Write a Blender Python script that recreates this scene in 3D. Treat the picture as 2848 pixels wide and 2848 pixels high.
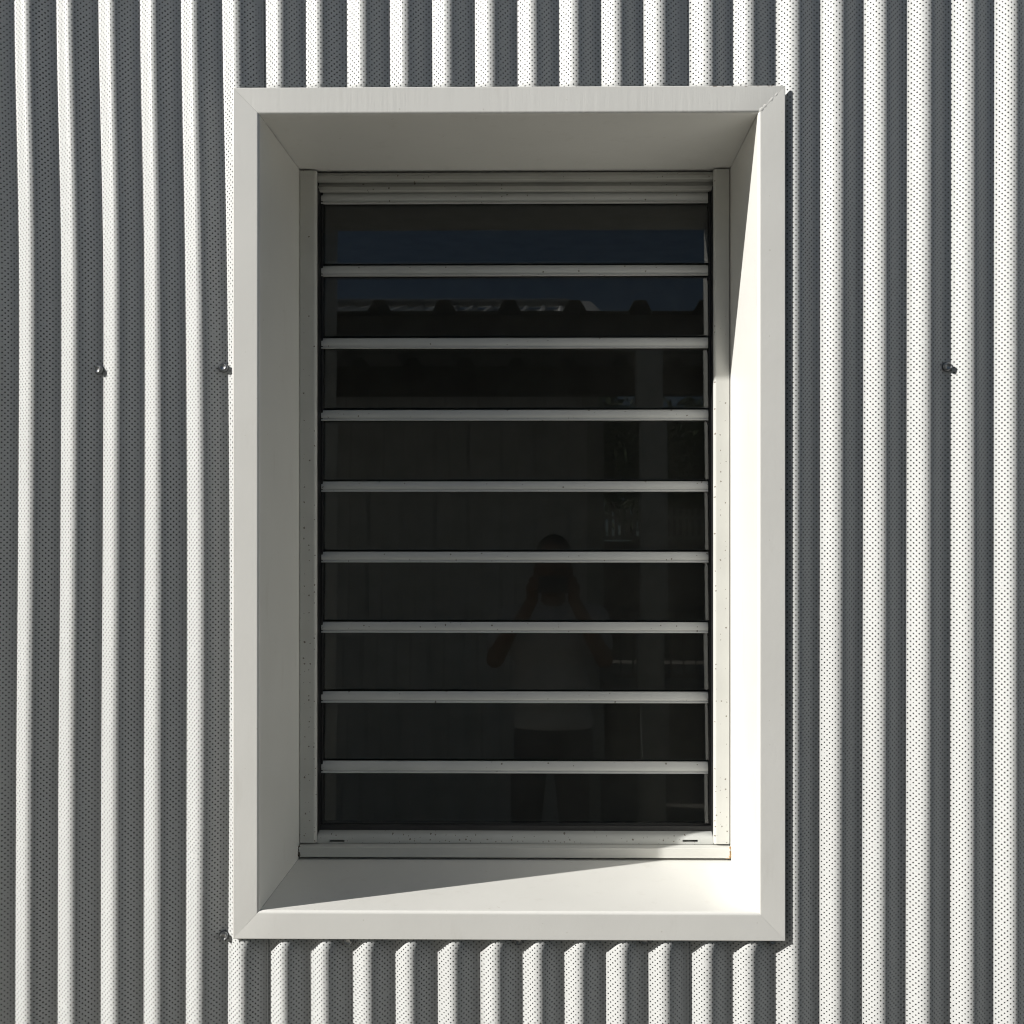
import bpy, bmesh, math, random
from mathutils import Vector, Matrix

random.seed(4)
for o in list(bpy.data.objects):
    bpy.data.objects.remove(o, do_unlink=True)
scene = bpy.context.scene
COL = scene.collection
R = math.radians

# ------------------------------------------------------------------ camera, sky, sun, exposure
CAM_H = 1.55                      # lens height above the ground
CAM_D = 1.93                      # lens to the front face of the window surround (plane y = 0)
cam_data = bpy.data.cameras.new('camera')
cam = bpy.data.objects.new('camera', cam_data)
COL.objects.link(cam)
cam_data.sensor_width = 36.0
cam_data.lens = 38.83
cam_data.shift_x = -0.02967
cam_data.shift_y = 0.00695
cam_data.clip_start = 0.05
cam_data.clip_end = 2000.0
cam.location = (0, -CAM_D, CAM_H)
cam.rotation_euler = (R(90.049), 0, R(0.601))
scene.camera = cam

SUN = Vector((2.52, 1.0, -1.417)).normalized()      # direction the light travels
SUN_ELEV = math.asin(-SUN.z)
SUN_AZ = math.atan2(-SUN.x, -SUN.y)                 # clockwise from +Y towards +X

world = bpy.data.worlds.new('World')
scene.world = world
world.use_nodes = True
wn = world.node_tree
bg = wn.nodes['Background']
sky = wn.nodes.new('ShaderNodeTexSky')
sky.sky_type = 'NISHITA'
sky.sun_disc = False
sky.sun_elevation = SUN_ELEV
sky.sun_rotation = SUN_AZ
sky.air_density = 1.0
sky.dust_density = 0.6
wn.links.new(sky.outputs[0], bg.inputs[0])
bg.inputs[1].default_value = 0.038

sun_data = bpy.data.lights.new('sun', 'SUN')
sun_data.energy = 5.0
sun_data.angle = R(0.53)
sun_data.color = (1.0, 0.97, 0.92)
sun = bpy.data.objects.new('sun', sun_data)
COL.objects.link(sun)
sun.rotation_euler = SUN.to_track_quat('-Z', 'Y').to_euler()
sun.location = (-8, -4, 9)

scene.render.engine = 'CYCLES'
vs = scene.view_settings
vs.view_transform = 'Standard'
vs.look = 'None'
vs.exposure = 0.20
vs.gamma = 1.0
scene.cycles.transparent_max_bounces = 16
scene.cycles.filter_width = 1.1

# ------------------------------------------------------------------ materials
def new_mat(name):
    m = bpy.data.materials.new(name)
    m.use_nodes = True
    nt = m.node_tree
    return m, nt, nt.nodes['Principled BSDF']

def N(nt, kind, **kw):
    n = nt.nodes.new(kind)
    for k, v in kw.items():
        setattr(n, k, v)
    return n

def math_node(nt, op, a, b=None):
    n = N(nt, 'ShaderNodeMath', operation=op)
    for i, v in enumerate((a, b)):
        if v is None:
            continue
        if isinstance(v, (int, float)):
            n.inputs[i].default_value = v
        else:
            nt.links.new(v, n.inputs[i])
    return n.outputs[0]

def noise(nt, scale, detail=3.0, vec=None, rough=0.5):
    n = N(nt, 'ShaderNodeTexNoise')
    n.inputs['Scale'].default_value = scale
    n.inputs['Detail'].default_value = detail
    n.inputs['Roughness'].default_value = rough
    if vec is not None:
        nt.links.new(vec, n.inputs['Vector'])
    return n.outputs['Fac']

def ramp(nt, fac, p0, c0, p1, c1):
    r = N(nt, 'ShaderNodeValToRGB')
    e = r.color_ramp.elements
    e[0].position, e[1].position = p0, p1
    e[0].color, e[1].color = (*c0, 1), (*c1, 1)
    nt.links.new(fac, r.inputs[0])
    return r.outputs[0]

def coords(nt, scale=(1, 1, 1)):
    g = N(nt, 'ShaderNodeNewGeometry')
    mp = N(nt, 'ShaderNodeMapping')
    mp.inputs['Scale'].default_value = scale
    nt.links.new(g.outputs['Position'], mp.inputs['Vector'])
    return mp.outputs[0]

def bump(nt, bsdf, height, strength, dist):
    b = N(nt, 'ShaderNodeBump')
    b.inputs['Strength'].default_value = strength
    b.inputs['Distance'].default_value = dist
    nt.links.new(height, b.inputs['Height'])
    nt.links.new(b.outputs[0], bsdf.inputs['Normal'])

def plain(name, col, rough=0.6, var=0.12, scale=9.0, metallic=0.0, bscale=None, bstr=0.15, bdist=0.001):
    m, nt, b = new_mat(name)
    f = noise(nt, scale, 4.0, coords(nt))
    c0 = tuple(x * (1 - var) for x in col)
    c1 = tuple(min(1, x * (1 + var)) for x in col)
    nt.links.new(ramp(nt, f, 0.3, c0, 0.7, c1), b.inputs['Base Color'])
    b.inputs['Roughness'].default_value = rough
    b.inputs['Metallic'].default_value = metallic
    if bscale:
        bump(nt, b, noise(nt, bscale, 3.0, coords(nt)), bstr, bdist)
    return m

def perforated():
    m, nt, b = new_mat('perforated white sheet metal')
    out = nt.nodes['Material Output']
    uv = N(nt, 'ShaderNodeUVMap')
    sep = N(nt, 'ShaderNodeSeparateXYZ')
    nt.links.new(uv.outputs[0], sep.inputs[0])
    pu, pv = 0.00985, 0.00935
    d = []
    for off in (0.0, 0.5):
        ds = []
        for i, p in ((0, pu), (1, pv)):
            t = math_node(nt, 'ADD', math_node(nt, 'DIVIDE', sep.outputs[i], p), off)
            t = math_node(nt, 'MULTIPLY', math_node(nt, 'SUBTRACT', math_node(nt, 'FRACT', t), 0.5), p)
            ds.append(math_node(nt, 'MULTIPLY', t, t))
        cell = N(nt, 'ShaderNodeCombineXYZ')
        for i, p in ((0, pu), (1, pv)):
            nt.links.new(math_node(nt, 'FLOOR', math_node(nt, 'ADD', math_node(nt, 'DIVIDE', sep.outputs[i], p), off)), cell.inputs[i])
        cell.inputs[2].default_value = off * 7.0
        wnz = N(nt, 'ShaderNodeTexWhiteNoise', noise_dimensions='3D')
        nt.links.new(cell.outputs[0], wnz.inputs['Vector'])
        # punched radius varies a little, and a few holes are partly blocked by paint and dust
        rr = math_node(nt, 'ADD', math_node(nt, 'MULTIPLY', wnz.outputs['Value'], 0.00018), 0.00123)
        rr = math_node(nt, 'MULTIPLY', rr, math_node(nt, 'SUBTRACT', 1.0, math_node(nt, 'MULTIPLY', math_node(nt, 'GREATER_THAN', wnz.outputs['Value'], 0.965), 0.45)))
        d.append(math_node(nt, 'LESS_THAN', math_node(nt, 'ADD', ds[0], ds[1]), math_node(nt, 'MULTIPLY', rr, rr)))
    hole = math_node(nt, 'MAXIMUM', d[0], d[1])
    f = noise(nt, 5.0, 4.0, coords(nt, (1, 1, 0.25)))
    base = ramp(nt, f, 0.3, (0.585, 0.594, 0.586), 0.7, (0.625, 0.634, 0.625))
    runs = noise(nt, 60.0, 4.0, coords(nt, (1, 0.3, 0.02)), 0.6)          # faint rain runs
    patch = noise(nt, 2.2, 3.0, coords(nt, (1, 1, 0.6)))
    dirt = math_node(nt, 'MULTIPLY', ramp(nt, runs, 0.56, (0, 0, 0), 0.74, (1, 1, 1)), ramp(nt, patch, 0.42, (0, 0, 0), 0.68, (1, 1, 1)))
    mx = N(nt, 'ShaderNodeMix', data_type='RGBA')
    nt.links.new(math_node(nt, 'MULTIPLY', dirt, 0.35), mx.inputs[0])
    nt.links.new(base, mx.inputs[6])
    mx.inputs[7].default_value = (0.36, 0.345, 0.32, 1)
    nt.links.new(mx.outputs[2], b.inputs['Base Color'])
    b.inputs['Roughness'].default_value = 0.45
    b.inputs['Specular IOR Level'].default_value = 0.35
    bump(nt, b, noise(nt, 28.0, 2.0, coords(nt, (1, 1, 0.35))), 0.25, 0.0012)
    tr = N(nt, 'ShaderNodeBsdfTransparent')
    mix = N(nt, 'ShaderNodeMixShader')
    nt.links.new(hole, mix.inputs[0])
    nt.links.new(b.outputs[0], mix.inputs[1])
    nt.links.new(tr.outputs[0], mix.inputs[2])
    nt.links.new(mix.outputs[0], out.inputs['Surface'])
    return m

def speckled(name, col, rough, density, zfade=None, cell=95.0, spec=0.4):
    """painted or anodised metal with little dark brown dirt specks"""
    m, nt, b = new_mat(name)
    v = N(nt, 'ShaderNodeTexVoronoi', voronoi_dimensions='2D')
    v.inputs['Scale'].default_value = cell
    gp = N(nt, 'ShaderNodeNewGeometry')
    sp = N(nt, 'ShaderNodeSeparateXYZ')
    nt.links.new(gp.outputs['Position'], sp.inputs[0])
    cb = N(nt, 'ShaderNodeCombineXYZ')
    nt.links.new(sp.outputs[0], cb.inputs[0])
    nt.links.new(sp.outputs[2], cb.inputs[1])
    co = cb.outputs[0]
    wob = N(nt, 'ShaderNodeVectorMath', operation='ADD')
    nz = N(nt, 'ShaderNodeTexNoise')
    nz.inputs['Scale'].default_value = 420.0
    nt.links.new(co, nz.inputs['Vector'])
    sc = N(nt, 'ShaderNodeVectorMath', operation='SCALE')
    sc.inputs['Scale'].default_value = 0.0040
    nt.links.new(nz.outputs['Color'], sc.inputs[0])
    nt.links.new(co, wob.inputs[0])
    nt.links.new(sc.outputs[0], wob.inputs[1])
    nt.links.new(wob.outputs[0], v.inputs['Vector'])
    sepc = N(nt, 'ShaderNodeSeparateColor')
    nt.links.new(v.outputs['Color'], sepc.inputs[0])
    if zfade:
        g = N(nt, 'ShaderNodeNewGeometry')
        s = N(nt, 'ShaderNodeSeparateXYZ')
        nt.links.new(g.outputs['Position'], s.inputs[0])
        mr = N(nt, 'ShaderNodeMapRange')
        mr.inputs['From Min'].default_value = zfade[0]
        mr.inputs['From Max'].default_value = zfade[1]
        mr.inputs['To Min'].default_value = density
        mr.inputs['To Max'].default_value = density * 0.12
        nt.links.new(s.outputs[2], mr.inputs[0])
        dens = mr.outputs[0]
    else:
        dens = density
    gate = math_node(nt, 'LESS_THAN', sepc.outputs[0], dens)
    size = math_node(nt, 'MULTIPLY', math_node(nt, 'ADD', math_node(nt, 'POWER', sepc.outputs[1], 2.0), 0.45), 0.125)
    spot = math_node(nt, 'LESS_THAN', v.outputs['Distance'], size)
    mask = math_node(nt, 'MULTIPLY', math_node(nt, 'MULTIPLY', gate, spot), 0.8)
    mix = N(nt, 'ShaderNodeMix', data_type='RGBA')
    f = noise(nt, 14.0, 4.0, coords(nt))
    base = ramp(nt, f, 0.3, tuple(x * 0.95 for x in col), 0.7, tuple(x * 1.03 for x in col))
    nt.links.new(mask, mix.inputs[0])
    nt.links.new(base, mix.inputs[6])
    mix.inputs[7].default_value = (0.09, 0.065, 0.04, 1)
    nt.links.new(mix.outputs[2], b.inputs['Base Color'])
    b.inputs['Roughness'].default_value = rough
    b.inputs['Specular IOR Level'].default_value = spec
    bump(nt, b, noise(nt, 160.0, 2.0, coords(nt)), 0.05, 0.0005)
    return m

def surround_paint(name, brush):
    m, nt, b = new_mat(name)
    f = noise(nt, 6.0, 4.0, coords(nt))
    base = ramp(nt, f, 0.3, (0.785, 0.780, 0.742), 0.7, (0.82, 0.815, 0.777))
    # little chips along the upper right edge of the top member
    if brush:
        g = N(nt, 'ShaderNodeNewGeometry')
        s = N(nt, 'ShaderNodeSeparateXYZ')
        nt.links.new(g.outputs['Position'], s.inputs[0])
        nzc = noise(nt, 130.0, 3.0, coords(nt, (1, 1, 0.6)))
        chip = math_node(nt, 'MULTIPLY', math_node(nt, 'GREATER_THAN', nzc, 0.56),
                         math_node(nt, 'GREATER_THAN', s.outputs[2], CAM_H + 0.7564))
        chip = math_node(nt, 'MULTIPLY', chip, math_node(nt, 'GREATER_THAN', s.outputs[0], 0.27))
        mix = N(nt, 'ShaderNodeMix', data_type='RGBA')
        nt.links.new(chip, mix.inputs[0])
        nt.links.new(base, mix.inputs[6])
        mix.inputs[7].default_value = (0.22, 0.18, 0.14, 1)
        base = mix.outputs[2]
    # sparse paint nibs, raised and slightly grubby
    gp = N(nt, 'ShaderNodeNewGeometry')
    sp = N(nt, 'ShaderNodeSeparateXYZ')
    nt.links.new(gp.outputs['Position'], sp.inputs[0])
    cb = N(nt, 'ShaderNodeCombineXYZ')
    nt.links.new(math_node(nt, 'ADD', sp.outputs[0], math_node(nt, 'MULTIPLY', sp.outputs[1], 0.7)), cb.inputs[0])
    nt.links.new(math_node(nt, 'ADD', sp.outputs[2], math_node(nt, 'MULTIPLY', sp.outputs[1], 0.4)), cb.inputs[1])
    vo = N(nt, 'ShaderNodeTexVoronoi', voronoi_dimensions='2D')
    vo.inputs['Scale'].default_value = 48.0
    nt.links.new(cb.outputs[0], vo.inputs['Vector'])
    sc_ = N(nt, 'ShaderNodeSeparateColor')
    nt.links.new(vo.outputs['Color'], sc_.inputs[0])
    nib = math_node(nt, 'MULTIPLY', math_node(nt, 'LESS_THAN', sc_.outputs[0], 0.09),
                    math_node(nt, 'LESS_THAN', vo.outputs['Distance'], math_node(nt, 'MULTIPLY', sc_.outputs[1], 0.075)))
    grime = noise(nt, 26.0, 5.0, coords(nt, (1, 1, 0.22)), 0.65)
    gm = math_node(nt, 'MULTIPLY', ramp(nt, grime, 0.58, (0, 0, 0), 0.8, (1, 1, 1)), 0.22)
    mg = N(nt, 'ShaderNodeMix', data_type='RGBA')
    nt.links.new(math_node(nt, 'MAXIMUM', gm, math_node(nt, 'MULTIPLY', nib, 0.35)), mg.inputs[0])
    nt.links.new(base, mg.inputs[6])
    mg.inputs[7].default_value = (0.50, 0.47, 0.40, 1)
    base = mg.outputs[2]
    nt.links.new(base, b.inputs['Base Color'])
    b.inputs['Roughness'].default_value = 0.33
    b.inputs['Specular IOR Level'].default_value = 0.5
    fine = noise(nt, 210.0, 3.0, coords(nt))
    if brush:
        runs = noise(nt, 95.0, 3.0, coords(nt, (1.0, 1.0, 0.07)), 0.65)
        h = math_node(nt, 'ADD', math_node(nt, 'MULTIPLY', runs, 0.9), math_node(nt, 'MULTIPLY', fine, 0.25))
        bump(nt, b, h, 0.30, 0.0012)
    else:
        dent = noise(nt, 55.0, 2.0, coords(nt))
        h = math_node(nt, 'ADD', math_node(nt, 'MULTIPLY', dent, 0.5), math_node(nt, 'MULTIPLY', fine, 0.45))
        bk = noise(nt, 5.0, 1.0, coords(nt))
        h = math_node(nt, 'ADD', h, math_node(nt, 'MULTIPLY', bk, 2.5))
        bump(nt, b, h, 0.24, 0.0012)
    return m

def glass():
    m, nt, b = new_mat('grey tinted louvre glass')
    b.inputs['Base Color'].default_value = (0.62, 0.66, 0.65, 1)
    b.inputs['Transmission Weight'].default_value = 1.0
    b.inputs['IOR'].default_value = 1.52
    b.inputs['Roughness'].default_value = 0.0
    bump(nt, b, noise(nt, 2.0, 1.0, coords(nt)), 0.006, 0.002)
    haze_film = N(nt, 'ShaderNodeBsdfDiffuse')  # pale diffuse film, added to lift the glass blacks like lens haze
    haze_film.inputs['Color'].default_value = (0.55, 0.54, 0.48, 1)
    f = noise(nt, 9.0, 5.0, coords(nt, (1, 1, 1.6)), 0.6)
    runs = noise(nt, 55.0, 3.0, coords(nt, (1, 1, 0.10)), 0.6)
    amt = math_node(nt, 'MULTIPLY', math_node(nt, 'ADD', math_node(nt, 'MULTIPLY', f, 0.6), math_node(nt, 'MULTIPLY', runs, 0.4)), 0.036)
    mix = N(nt, 'ShaderNodeMixShader')
    nt.links.new(amt, mix.inputs[0])
    nt.links.new(b.outputs[0], mix.inputs[1])
    nt.links.new(haze_film.outputs[0], mix.inputs[2])
    nt.links.new(mix.outputs[0], nt.nodes['Material Output'].inputs['Surface'])
    return m

M = {
    'sheet': perforated(),
    'frame': surround_paint('off white surround paint', False),
    'frame_brush': surround_paint('brushed off white surround paint', True),
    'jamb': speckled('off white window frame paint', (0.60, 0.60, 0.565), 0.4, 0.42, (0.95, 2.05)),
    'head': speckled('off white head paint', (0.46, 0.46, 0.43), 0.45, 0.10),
    'sillbar': speckled('silver grey sill bar paint', (0.52, 0.53, 0.51), 0.4, 0.50),
    'rail': speckled('silver blade rail paint', (0.56, 0.57, 0.56), 0.33, 0.12, spec=0.55),
    'sill': plain('sill paint', (0.62, 0.62, 0.585), 0.4, 0.04),
    'black': plain('black plastic clip', (0.012, 0.012, 0.013), 0.45, 0.2),
    'gasket': plain('black rubber gasket', (0.03, 0.03, 0.03), 0.6, 0.2),
    'glass': glass(),
    'steel': plain('zinc plated screw', (0.55, 0.56, 0.57), 0.28, 0.2, 60, 1.0),
    'washer': plain('dark sealing washer', (0.10, 0.105, 0.11), 0.5, 0.2),
    'backing': plain('black wall membrane', (0.010, 0.011, 0.013), 0.8, 0.3),
    'sealant': plain('aged brown sealant', (0.36, 0.22, 0.10), 0.7, 0.35, 90),
    'dark_sealant': plain('dark aged sealant', (0.09, 0.075, 0.05), 0.7, 0.35, 90),
    'room': plain('dim room plaster', (0.30, 0.30, 0.29), 0.9, 0.1),
    'ground': plain('pale concrete paving', (0.22, 0.205, 0.175), 0.9, 0.2, 3.0, bscale=60, bstr=0.3, bdist=0.003),
    'roofmetal': plain('grey roof sheet', (0.42, 0.42, 0.40), 0.5, 0.1),
    'soffit': plain('dark roof beam', (0.17, 0.155, 0.135), 0.7, 0.15),
    'post': plain('pale post paint', (0.50, 0.51, 0.48), 0.6, 0.08),
    'greywall': plain('grey ribbed wall paint', (0.80, 0.81, 0.78), 0.6, 0.1),
    'whitewall': plain('white ribbed wall paint', (0.66, 0.66, 0.64), 0.6, 0.06),
    'fence': plain('fence paint', (0.42, 0.40, 0.34), 0.7, 0.15),
    'rails': plain('dark handrail steel', (0.05, 0.05, 0.05), 0.5, 0.1),
    'bark': plain('tree bark', (0.10, 0.075, 0.05), 0.9, 0.3),
    'leaf': plain('tree leaves', (0.055, 0.085, 0.03), 0.7, 0.4, 2.0),
    'skin': plain('skin', (0.30, 0.19, 0.13), 0.55, 0.08),
    'shirt': plain('pale cotton shirt', (0.66, 0.66, 0.64), 0.9, 0.06),
    'trousers': plain('dark trousers', (0.17, 0.17, 0.18), 0.9, 0.2),
    'hair': plain('dark hair', (0.09, 0.075, 0.06), 0.6, 0.3),
    'shoe': plain('dark shoe', (0.03, 0.03, 0.03), 0.6, 0.2),
    'phone': plain('phone casing', (0.08, 0.08, 0.085), 0.3, 0.1),
}

# ------------------------------------------------------------------ helpers
def tag(o, label, cat, group=None):
    o['label'] = label
    o['category'] = cat
    o['kind'] = 'thing'
    if group:
        o['group'] = group
    return o

def empty(name, loc, label=None, cat=None, group=None):
    o = bpy.data.objects.new(name, None)
    o.empty_display_size = 0.1
    o.location = loc
    COL.objects.link(o)
    if label:
        tag(o, label, cat, group)
    return o

def link(name, me, mat, parent=None, smooth=False):
    me.materials.append(mat)
    o = bpy.data.objects.new(name, me)
    COL.objects.link(o)
    if parent is not None:
        o.parent = parent
        if parent.parent is None:
            o.matrix_parent_inverse = Matrix.Translation(-Vector(parent.location))
    if smooth:
        for p in me.polygons:
            p.use_smooth = True
    return o

def from_py(name, vs_, fs, mat, parent=None, smooth=False):
    me = bpy.data.meshes.new(name)
    me.from_pydata(vs_, [], fs)
    me.update()
    return link(name, me, mat, parent, smooth)

def bm_obj(name, bm, mat, parent=None, smooth=False):
    bmesh.ops.recalc_face_normals(bm, faces=bm.faces)
    me = bpy.data.meshes.new(name)
    bm.to_mesh(me)
    bm.free()
    return link(name, me, mat, parent, smooth)

def add_box(bm, lo, hi, bevel=0.0, seg=2):
    r = bmesh.ops.create_cube(bm, size=1.0)
    vv = r['verts']
    lo, hi = Vector(lo), Vector(hi)
    for v in vv:
        v.co = Vector((lo[i] + (hi[i] - lo[i]) * (v.co[i] + 0.5) for i in range(3)))
    if bevel:
        es = {e for v in vv for e in v.link_edges}
        bmesh.ops.bevel(bm, geom=list(es), offset=bevel, segments=seg, profile=0.5, affect='EDGES')

def box(name, lo, hi, mat, parent=None, bevel=0.0, seg=2):
    bm = bmesh.new()
    add_box(bm, lo, hi, bevel, seg)
    return bm_obj(name, bm, mat, parent)

def extrude_x(name, prof, x0, x1, mat, parent=None, smooth=False, cap=True):
    """closed profile of (y, z) points swept along x"""
    n = len(prof)
    vv = [(x0, y, z) for y, z in prof] + [(x1, y, z) for y, z in prof]
    ff = [(i, (i + 1) % n, n + (i + 1) % n, n + i) for i in range(n)]
    if cap:
        ff += [tuple(range(n))[::-1], tuple(range(n, 2 * n))]
    bm = bmesh.new()
    bv = [bm.verts.new(v) for v in vv]
    for f in ff:
        bm.faces.new([bv[i] for i in f])
    return bm_obj(name, bm, mat, parent, smooth)

F_PX = 3072.0
YAW = R(0.601)
PITCH = R(0.049)
def at(px, py, y):
    """measured position in the photograph -> world point on the wall-parallel plane at depth y"""
    u = (px - 1508.5) / F_PX
    v = -(py - 1443.8) / F_PX
    cy, sy = math.cos(YAW), math.sin(YAW)
    cp, sp = math.cos(PITCH), math.sin(PITCH)
    dy, dz = cp - v * sp, sp + v * cp
    dx = u
    X, Y = dx * cy - dy * sy, dx * sy + dy * cy
    t = (y + CAM_D) / Y
    return X * t, CAM_H + dz * t

# ------------------------------------------------------------------ ground
bm = bmesh.new()
bmesh.ops.create_grid(bm, x_segments=8, y_segments=8, size=300.0)
g = bm_obj('ground', bm, M['ground'])
g['kind'] = 'structure'

# ------------------------------------------------------------------ dimensions of the surround
X0, X1, Z0, Z1 = -0.5629, 0.4038, CAM_H - 0.7342, CAM_H + 0.7582
A0, A1, B0, B1 = -0.5158, 0.3560, CAM_H - 0.6843, CAM_H + 0.7103
REV = 0.3016

# ------------------------------------------------------------------ perforated corrugated wall
AMP = 0.0183            # crest to valley
CREST = 0.0050          # crests lie this far behind the face of the surround
EDGE_Y = CREST + 0.0165
rows_px = (0, 712, 1424, 2136, 2848)
def lin(a, b):
    return tuple(a + (b - a) * t for t in (0, 0.25, 0.5, 0.75, 1.0))
strips = [
    (39.8, 52.7, 50.5, 45.0, 42.4), (157, 171, 169.5, 163, 161), (274, 287.3, 286, 283, 282),
    (388, 399, 402, 400.6, 400), (502, 514, 521, 520, 516), (617, 631, 638.7, 639, 634),
    lin(739, 750), lin(846.5, 864), lin(967, 983.6), lin(1084, 1100), lin(1202, 1218.7), lin(1322, 1337),
    lin(1438.7, 1455), lin(1553.7, 1568.5), lin(1673, 1686), lin(1787, 1805), lin(1922.6, 1921.5),
    lin(2037, 2037.6), lin(2159, 2159), (2281, 2279.7, 2278.6, 2276.5, 2276), (2402, 2401, 2400.6, 2399, 2397.7),
    (2526, 2525.5, 2524, 2523, 2522), (2647, 2646, 2645.7, 2645, 2644), (2765.5, 2764, 2763.5, 2763, 2763)]
PITCH_M = 0.0748
NK = len(strips)
zrow = [at(1424, y, EDGE_Y)[1] for y in rows_px]          # descending
edge_x = [[at(px, y, EDGE_Y)[0] for px, y in zip(s, rows_px)] for s in strips]

def catmull(p0, p1, p2, p3, t):
    return 0.5 * (2 * p1 + (p2 - p0) * t + (2 * p0 - 5 * p1 + 4 * p2 - p3) * t * t + (3 * p1 - p0 - 3 * p2 + p3) * t ** 3)

def edge_at(k, z):
    kk = min(max(k, 0), NK - 1)
    r = edge_x[kk]
    if z >= zrow[0]:
        x = r[0]
    elif z <= zrow[-1]:
        x = r[-1]
    else:
        i = max(j for j in range(4) if z <= zrow[j])
        t = (zrow[i] - z) / (zrow[i] - zrow[i + 1])
        p = lambda j: r[min(max(j, 0), 4)]
        x = catmull(p(i - 1), p(i), p(i + 1), p(i + 2), t)
    return x + (k - kk) * PITCH_M

def crest_x(k, z):
    e0, e1 = edge_at(k, z), edge_at(k + 1, z)
    return e0 + 0.0015 * (k in (18, 19)) + 0.400 * (0.5 * (e1 - e0) + 0.5 * PITCH_M)

wall = empty('metal_clad_wall', (0, 0.06, 0), 'white perforated corrugated metal wall around the louvre window', 'wall')
SEG = 28
WZ0, WZ1 = 0.12, 3.45
zs = []
z = WZ0
while z < WZ1:
    zs.append(z)
    z += 0.09 if 0.4 < z < 2.7 else 0.2
zs += [WZ1, Z0 + 0.012, Z1 - 0.012]
zs = sorted(set(zs))

ARC = [0.0]
for _i in range(200):
    _t0, _t1 = _i / 200, (_i + 1) / 200
    _dd = 0.5 * AMP * (math.cos(2 * math.pi * _t0) - math.cos(2 * math.pi * _t1))
    ARC.append(ARC[-1] + math.hypot(PITCH_M / 200, _dd))
def arc_length(u):
    k = math.floor(u)
    f = (u - k) * 200
    j = min(int(f), 199)
    return k * ARC[-1] + ARC[j] + (ARC[j + 1] - ARC[j]) * (f - j)

def sheet(k0, k1, lap_right, lift):
    """one roll-formed sheet from rib parameter k0 to k1; its right edge lies over the next sheet"""
    n = int(round((k1 - k0) * SEG))
    us = [k0 + (k1 - k0) * i / n for i in range(n + 1)]
    kmin, kmax = math.floor(k0) - 1, math.ceil(k1) + 2
    vv, uvs, ff = [], [], []
    for zi, z in enumerate(zs):
        cx = {k: crest_x(k, z) for k in range(kmin - 1, kmax + 2)}
        for i, u in enumerate(us):
            k = math.floor(u)
            t = u - k
            x = catmull(cx[k - 1], cx[k], cx[k + 1], cx[k + 2], t)
            d = CREST + 0.5 * AMP * (1 - math.cos(2 * math.pi * t))
            if lap_right:                                   # springs a little off the sheet below
                q = max(0.0, 1 - (k1 - u) / 0.62)
                d -= lift * q * q
            q0 = max(0.0, 1 - (u - k0) / 0.8)
            d += 0.0016 * min(1.0, q0 * 2)                   # tucked under its neighbour
            vv.append((x, d, z))
    w = n + 1
    hx0, hx1, hz0, hz1 = X0 + 0.012, X1 - 0.012, Z0 + 0.0119, Z1 - 0.0119
    for j in range(len(zs) - 1):
        zc = 0.5 * (zs[j] + zs[j + 1])
        for i in range(n):
            a = j * w + i
            xc = 0.25 * (vv[a][0] + vv[a + 1][0] + vv[a + w][0] + vv[a + w + 1][0])
            if hx0 < xc < hx1 and hz0 < zc < hz1:
                continue
            ff.append((a, a + 1, a + w + 1, a + w))
    me = bpy.data.meshes.new('cladding_sheet')
    me.from_pydata(vv, [], ff)
    lay = me.uv_layers.new(name='UVMap')
    for lp in me.loops:
        i = lp.vertex_index % w
        lay.data[lp.index].uv = (arc_length(us[i]), vv[lp.vertex_index][2])
    me.update()
    o = link('cladding_sheet', me, M['sheet'], wall, True)
    so = o.modifiers.new('thickness', 'SOLIDIFY')
    so.thickness = 0.0003
    so.offset = -1.0
    return o

bounds = [-24, -14, -4, 5, 15, 24, 34]
for i in range(len(bounds) - 1):
    a, b = bounds[i], bounds[i + 1]
    last = i == len(bounds) - 2
    sheet(a + (0.0 if i == 0 else 0.34), b + (0.0 if last else 0.56), not last, 0.0010)

# dark membrane behind the perforations, with the opening left out
bm = bmesh.new()
xl, xr = -2.6, 2.6
for lo, hi in (((xl, 0.060, 0.0), (X0 + 0.01, 0.12, 3.4)), ((X1 - 0.01, 0.060, 0.0), (xr, 0.12, 3.4)),
               ((X0 + 0.01, 0.060, 0.0), (X1 - 0.01, 0.12, Z0 + 0.01)), ((X0 + 0.01, 0.060, Z1 - 0.01), (X1 - 0.01, 0.12, 3.4))):
    add_box(bm, lo, hi)
bm_obj('membrane', bm, M['backing'], wall)
bm = bmesh.new()
add_box(bm, (xl - 0.05, -0.012, 3.44), (xr + 0.05, 0.30, 3.52), 0.004)
bm_obj('capping', bm, M['frame'], wall)

# dark room behind the window
rm = bmesh.new()
add_box(rm, (-2.2, 0.43, 0.05), (2.2, 3.4, 2.8))
for f in list(rm.faces):
    if abs(f.normal.y) > 0.9 and f.calc_center_median().y < 0.5:
        rm.faces.remove(f)
room = bm_obj('room_interior', rm, M['room'])
room['kind'] = 'structure'
# inner lining from the window to the room
bm = bmesh.new()
for lo, hi in (((-2.2, 0.41, 0.0), (A0 - 0.002, 0.44, 2.85)), ((A1 + 0.002, 0.41, 0.0), (2.2, 0.44, 2.85)),
               ((A0 - 0.002, 0.41, 0.0), (A1 + 0.002, 0.44, B0 - 0.002)), ((A0 - 0.002, 0.41, B1 + 0.002), (A1 + 0.002, 0.44, 2.85))):
    add_box(bm, lo, hi)
bm_obj('room_lining', bm, M['backing'], wall)

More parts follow.
